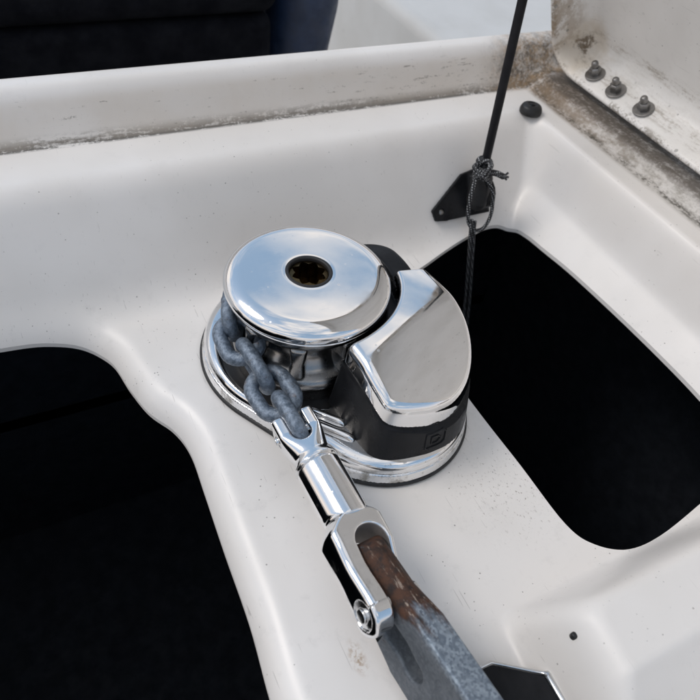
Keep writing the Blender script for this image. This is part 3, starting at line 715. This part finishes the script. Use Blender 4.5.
# ================================================================== SWIVEL CONNECTOR
A = Vector((-0.0455, -0.0885, 0.0470)); B = Vector((-0.0400, -0.2200, 0.0460)); dx = (B - A).normalized(); dz = Vector((0, 0, 1)); dy = dz.cross(dx).normalized(); dz = dx.cross(dy)
SM = Matrix(((dx.x, dy.x, dz.x, A.x), (dx.y, dy.y, dz.y, A.y), (dx.z, dy.z, dz.z, A.z), (0, 0, 0, 1))) @ Matrix.Rotation(R(-12), 4, 'X')
sw = tag(empty('anchor_swivel', mat=SM), 'polished steel swivel shackle joining the chain to the anchor shank', 'swivel')
def fork_F(x, y, z):
    u_ = np.clip((x - 0.010) / 0.018, 0, 1); wid = 0.0146 - 0.0022 * (u_ * u_ * (3 - 2 * u_)) + 0.0024 * np.clip((x - 0.029) / 0.005, 0, 1)
    hgt = 0.0104 + 0.0046 * np.clip((x - 0.010) / 0.022, 0, 1)
    d = smax(np.abs(y) - wid, np.abs(z) - hgt, 0.004 + 0.010 * u_)
    d = smax(d, -0.004 - x, 0.002); d = np.maximum(d, x - 0.0345)
    sx = np.minimum(x, 0.0125); slot = np.sqrt((x - sx) ** 2 + y * y) - 0.0062
    d = smax(d, -slot, 0.0016)
    pin = np.sqrt((x - 0.0065) ** 2 + z ** 2) - 0.0052
    return np.maximum(d, -np.maximum(pin, 0.0137 - np.abs(y)))
fk = link('chain_fork', nets('chain_fork', fork_F, (-0.008, -0.020, -0.0175), (0.037, 0.020, 0.0175), 0.0007), 'chrome', sw, Matrix.Rotation(R(20), 4, 'X'))
def pinm(parent, x, y0, y1, r, mat='chrome_worn'):
    v, f = lathe(rounded([(0, y0), (r, y0), (r, y1), (r * 0.55, y1), (r * 0.52, y1 - 0.0022), (0, y1 - 0.0022)], 0.0006), 32)
    v = [(x + a, c, b) for a, b, c in v]; return link('pin', mesh('pin', v, f, True, 40), mat, parent)
pinm(fk, 0.0065, -0.0135, 0.0144, 0.0048); pinm(fk, 0.0065, 0.0130, -0.0144, 0.0048)
link('barrel', nets('barrel', lambda x, y, z: smax(np.minimum(sd_cyl(y, z, x, 0.0147, 0.0355, 0.0790, 0.0014), sd_cyl(y, z, x, 0.0138, 0.032, 0.082, 0.001)), np.maximum(x - 0.0785 + 0.8 * np.clip(np.abs(y) - 0.007, 0, 1), -1), 0.002), (0.030, -0.018, -0.018), (0.084, 0.018, 0.018), 0.0007), 'chrome', sw)
def jaw_F(x, y, z):
    hgt = 0.0126 - 0.0022 * np.exp(-((x - 0.108) / 0.013) ** 2)
    yc = y + 0.0022; hw = 0.0192
    far = np.clip((y - 0.004) / 0.004, 0, 1) * np.clip((x - 0.098) / 0.016, 0, 1)
    d = smax(np.abs(yc) - hw, np.abs(z + 0.0045 * far) - hgt + 0.0050 * far, 0.006)
    d = smax(d, 0.0730 - x, 0.006)
    boss = np.sqrt((x - 0.131) ** 2 + (z + 0.0045 * far) ** 2) - 0.0128 + 0.0050 * far
    d = np.where(x > 0.131, smax(np.abs(yc) - hw, boss, 0.003), d)
    neck = np.sqrt(y * y + z * z) - 0.0150 - 0.9 * np.clip(x - 0.076, 0, 1); d = smax(d, np.where(x < 0.09, neck, -1), 0.002)
    ys = y - 0.0014; end = np.where(x < 0.0970, np.sqrt((x - 0.0970) ** 2 + ys ** 2) - 0.0104, np.abs(ys) - 0.0104)
    d = smax(d, -end, 0.002)
    pn = np.sqrt((x - 0.131) ** 2 + z * z)
    return np.maximum(d, -np.maximum(pn - 0.0084, 0.0180 - np.abs(yc)))
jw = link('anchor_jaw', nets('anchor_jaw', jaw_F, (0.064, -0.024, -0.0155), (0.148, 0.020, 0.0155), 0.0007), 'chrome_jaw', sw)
pinm(jw, 0.131, -0.0180, 0.0118, 0.0050); pinm(jw, 0.131, 0.0150, -0.0207, 0.0078)

# ================================================================== ANCHOR
SA = Vector((-0.0380, -0.1815, 0.0610)); SB = Vector((-0.0225, -0.3100, 0.0600)); dx = (SB - SA).normalized(); dy = Vector((0, 0, 1)).cross(dx).normalized(); dz = dx.cross(dy)
AM = Matrix(((dx.x, dy.x, dz.x, SA.x), (dx.y, dy.y, dz.y, SA.y), (dx.z, dy.z, dz.z, SA.z), (0, 0, 0, 1))) @ Matrix.Rotation(R(-11), 4, 'X')
anc = tag(empty('anchor', mat=AM), 'galvanised anchor shank with brown rusty end lying in the chute', 'anchor')
def shank_F(x, y, z):
    # z = 0 is the top face; grows deeper towards the bow
    top = 0.0 + 0.00 * x; depth = 0.030 + 0.62 * np.clip(x - 0.022, 0, 0.038)
    soft = 0.021 * np.clip(1 - (x - 0.036) / 0.024, 0.07, 1)
    half = 0.0086 + 0.19 * soft
    d = smax(np.abs(y) - half, z - top, soft)
    d = smax(d, -z - depth, 0.003)
    e = np.where(x < 0.015, np.sqrt((x - 0.015) ** 2 + (z + 0.0155) ** 2) - 0.0155, -1.0)
    d = smax(d, np.where(x < 0.015, e, -0.03), 0.003)
    sx = np.clip(x, 0.026, 0.070); slot = np.sqrt((x - sx) ** 2 + (z + 0.019 + 0.25 * (sx - 0.026)) ** 2) - 0.0072
    return np.maximum(smax(d, -slot, 0.002), x - 0.34)
link('shank', nets('shank', shank_F, (-0.004, -0.011, -0.072), (0.342, 0.011, 0.004), 0.0010), 'galv_shank', anc)

# ================================================================== BOW ROLLER
ro = tag(empty('bow_roller', (0.0, -0.27, 0.0)), 'black roller tray with a bright steel edge, cut off by the bottom of the frame', 'bow roller')
def prism(poly, z0, z1):
    n = len(poly); v = [(x, y, z0) for x, y in poly] + [(x, y, z1) for x, y in poly]
    return v, [tuple(range(n))[::-1], tuple(range(n, 2 * n))] + [(i, (i + 1) % n, n + (i + 1) % n, n + i) for i in range(n)]
RP = [(-0.046, -0.18), (0.0325, -0.18), (0.0345, -0.0135), (0.0335, -0.0115), (0.0087, 0.0060), (-0.046, 0.0075)]
o = link('liner', mesh('liner', *prism(RP, 0.001, 0.0100), True, 30), 'black', ro); bevel(o, 0.0015)
ep = [(-0.046, 0.0085, 0.0098), (0.0085, 0.0070, 0.0098), (0.0338, -0.0108, 0.0100), (0.0356, -0.0130, 0.0102), (0.0336, -0.18, 0.0105)]
pp = np.concatenate([np.linspace(a, b, 6)[:-1] for a, b in zip(np.array(ep)[:-1], np.array(ep)[1:])] + [np.array(ep)[-1:]])
link('steel_edge', mesh('steel_edge', *tube(pp, np.interp(np.arange(len(pp)), [0, 10, 14, len(pp) - 1], [0.0010, 0.0011, 0.0026, 0.0030]), 12)[:2], True), 'chrome_worn', ro)

# ================================================================== STRUT, BRACKET, CORD
def wall_pt(x, z, off=0.0):           # a point on the back wall face, off = stand-off along its normal
    ys = np.linspace(0.06, 0.19, 800); zs = tray_z(np.full(800, x), ys); i = int(np.argmax(zs >= z)); n_ = np.array([0, -0.82, 0.573])
    return np.array([x, ys[i], z]) + n_ * off
br = tag(empty('strut_bracket', tuple(wall_pt(0.215, 0.04))), 'black plate bracket on the back wall holding the lid strut', 'bracket')
P0 = Vector(wall_pt(0.215, 0.04)); bx_ = Vector((1, 0, 0)); bz_ = Vector((0, -0.82, 0.573)); by_ = bz_.cross(bx_)
BM = Matrix(((bx_.x, by_.x, bz_.x, 0), (bx_.y, by_.y, bz_.y, 0), (bx_.z, by_.z, bz_.z, 0), (0, 0, 0, 1)))
def plate_F(x, y, z):
    P_ = [(-0.023, -0.018), (-0.021, -0.0265), (0.030, -0.033), (0.043, -0.027), (0.043, 0.008), (0.030, 0.014), (0.014, 0.011)]
    d = sd_poly(*np.broadcast_arrays(x, y), P_) - 0.002
    d = np.maximum(d, np.abs(z - 0.0022) - 0.0022)
    d = np.maximum(d, 0.0032 - np.sqrt((x + 0.015) ** 2 + (y + 0.0205) ** 2) - 0 * z)
    lug = np.maximum(np.abs(x - 0.030) - 0.0085, smax(np.sqrt((y + 0.008) ** 2 + (z - 0.006) ** 2) - 0.017, -z, 0.002))
    return smin(d, lug, 0.006)
link('plate', nets('plate', plate_F, (-0.050, -0.030, -0.002), (0.042, 0.036, 0.028), 0.0011), 'black', br, BM)
v, f = lathe(rounded([(0, 0), (0.0042, 0), (0.0040, 0.002), (0.0015, 0.0032), (0, 0.0033)], 0.0006), 24)
o = link('screw', mesh('screw', v, f, True, 40), 'steel_bolt', br, BM @ Matrix.Translation((-0.015, -0.0205, 0.001)))
S0 = np.array([0.2400, 0.1150, 0.060]); S1 = np.array([0.2550, 0.1640, 0.372])
st = tag(empty('gas_strut', tuple(S0)), 'slim black gas strut rising from the wall bracket to the lid', 'strut')
dS = (S1 - S0) / np.linalg.norm(S1 - S0); Ls = np.linalg.norm(S1 - S0)
SQ = Vector(dS).to_track_quat('Z', 'Y').to_matrix().to_4x4()
def sl(name, prof, mat, mtx=SQ): return link(name, mesh(name, *lathe(rounded(prof, 0.0006), 32), True, 40), mat, st, mtx)
sl('rod', [(0, 0.010), (0.0042, 0.010), (0.0042, 0.165), (0, 0.165)], 'strut')
sl('cylinder', [(0, 0.160), (0.0048, 0.160), (0.0052, 0.163), (0.0052, Ls - 0.01), (0, Ls - 0.01)], 'strut')
sl('end_fitting', [(0, -0.034), (0.0080, -0.034), (0.0108, -0.028), (0.0108, -0.002), (0.0085, 0.006), (0.0052, 0.013), (0, 0.013)], 'rubber')
sl('end_fitting', [(0, Ls - 0.014), (0.0066, Ls - 0.014), (0.0066, Ls + 0.004), (0, Ls + 0.004)], 'rubber')
# shock cord: knot round the strut foot, tail, slack loop, two falls into the locker
cd = tag(empty('shock_cord', tuple(S0)), 'black shock cord with white flecks knotted round the strut foot and hanging down', 'cord')
cinv = tuple(-S0)
def cord(name, pts, r=0.0024, n=10, closed=False):
    v, f, a = tube(catmull(np.array(pts) - S0, n, closed), r, 10, closed); return link(name, mesh(name, v, f, attrs=a), 'cord', cd)
kc = S0 + dS * 0.008 + np.array([-0.009, -0.004, 0.002])
pts = []
for t in np.linspace(0, 2 * math.pi * 2.5, 22):
    pts.append(kc + np.array([0.0066 * math.cos(t) + 0.0050, 0.0062 * math.sin(t) + 0.001, -0.006 + 0.0018 * t * 0.45 + 0.0022 * math.sin(t + 0.6)]))
cord('knot', pts, 0.0027, 5)
cord('knot', [kc + np.array(q) for q in ((-0.008, -0.004, -0.006), (-0.003, -0.0095, 0.0005), (0.003, -0.0095, 0.0065), (0.0075, -0.003, 0.0085), (0.0035, 0.003, 0.006), (-0.004, 0.002, 0.004), (-0.0085, -0.003, 0.004), (-0.002, -0.0095, -0.003), (0.006, -0.0085, -0.005))], 0.0026, 6)
tail0 = kc + np.array([0.006, -0.006, 0.0])
cord('tail', [tail0, tail0 + (0.009, -0.003, -0.0015), tail0 + (0.018, -0.004, -0.006)], 0.0030, 6)
for q, dq in enumerate(((0.005, 0.000, 0.0035), (0.006, -0.001, -0.0010), (0.0045, -0.001, -0.0035))):
    e0 = tail0 + (0.0175, -0.004, -0.0058); cord('frayed_end', [e0, e0 + np.array(dq) * 0.6, e0 + np.array(dq)], 0.0011, 4)
l0 = kc + np.array([-0.006, -0.006, -0.004])
LP = [l0, l0 + (-0.0065, -0.006, -0.012), l0 + (-0.0085, -0.011, -0.028), l0 + (-0.007, -0.015, -0.041), l0 + (0.001, -0.018, -0.050), l0 + (0.012, -0.018, -0.050), l0 + (0.020, -0.014, -0.041), l0 + (0.0215, -0.010, -0.028), l0 + (0.018, -0.008, -0.014), l0 + (0.010, -0.002, -0.002)]
cord('loop', LP, 0.0019, 8)
h0 = l0 + np.array([-0.005, -0.016, -0.044])
cord('fall', [h0 + (0.001, 0.001, 0.006), h0 + (0.0005, -0.003, -0.006), h0 + (0.0065, -0.006, -0.04), h0 + (0.028, -0.010, -0.15), h0 + (0.065, -0.012, -0.36)], 0.0018, 8)
cord('fall', [h0 + (0.005, 0.000, 0.004), h0 + (0.0045, -0.004, -0.008), h0 + (0.0105, -0.007, -0.04), h0 + (0.033, -0.012, -0.15), h0 + (0.071, -0.014, -0.36)], 0.0018, 8)

# ================================================================== SMALL FITTINGS
bp = tag(empty('rubber_buffer', (0.3245, 0.1650, 0.0892)), 'round black rubber lid buffer on the corner of the ledge', 'buffer')
link('pad', mesh('pad', *lathe(rounded([(0, 0.0), (0.0115, 0.0), (0.0118, 0.004), (0.0100, 0.0085), (0.0058, 0.0100), (0.0050, 0.0092), (0, 0.0088)], 0.0015), 40), True, 60), 'rubber', bp)
link('screw', mesh('screw', *lathe([(0, 0.0100), (0.0024, 0.0098), (0.0036, 0.0090), (0.0038, 0.0080)], 20)), 'black', bp)
def tz(x, y): return float(tray_z(np.array([x]), np.array([y]))[0])
pl = link('plug', mesh('plug', *lathe(rounded([(0, 0.0016), (0.0014, 0.0014), (0.0020, 0.0006), (0.0022, -0.002)], 0.0004), 16)), 'rubber')
pl.location = (0.0500, -0.2745, tz(0.0500, -0.2745)); tag(pl, 'tiny black plug on the corner of the raised white block', 'plug')

# ================================================================== BEHIND THE RIM
bb = tag(empty('storage_box', (-0.2, 0.60, -0.34)), 'large black covered box behind the back rim', 'box')
v, f = box(-0.60, 0.352, -0.15, 0.25, 0.0, 0.426); o = link('body', mesh('body', v, f, True, 30), 'fabric', bb); bevel(o, 0.015, 4)
v, f = box(-0.61, 0.357, -0.157, 0.257, 0.4275, 0.525); o = link('lid', mesh('lid', v, f, True, 30), 'fabric', bb); bevel(o, 0.02, 4)
fd = tag(empty('fender', (0.150, 0.515, -0.34)), 'dark navy fender leaning beside the black box', 'fender')
FQ = Matrix.Rotation(R(9), 4, 'Y')
link('body', mesh('body', *lathe(rounded([(0, 0), (0.02, 0.0), (0.045, 0.03), (0.047, 0.30), (0.047, 0.44), (0.02, 0.50), (0, 0.50)], 0.02, 6), 48), True), 'navy', fd, FQ)
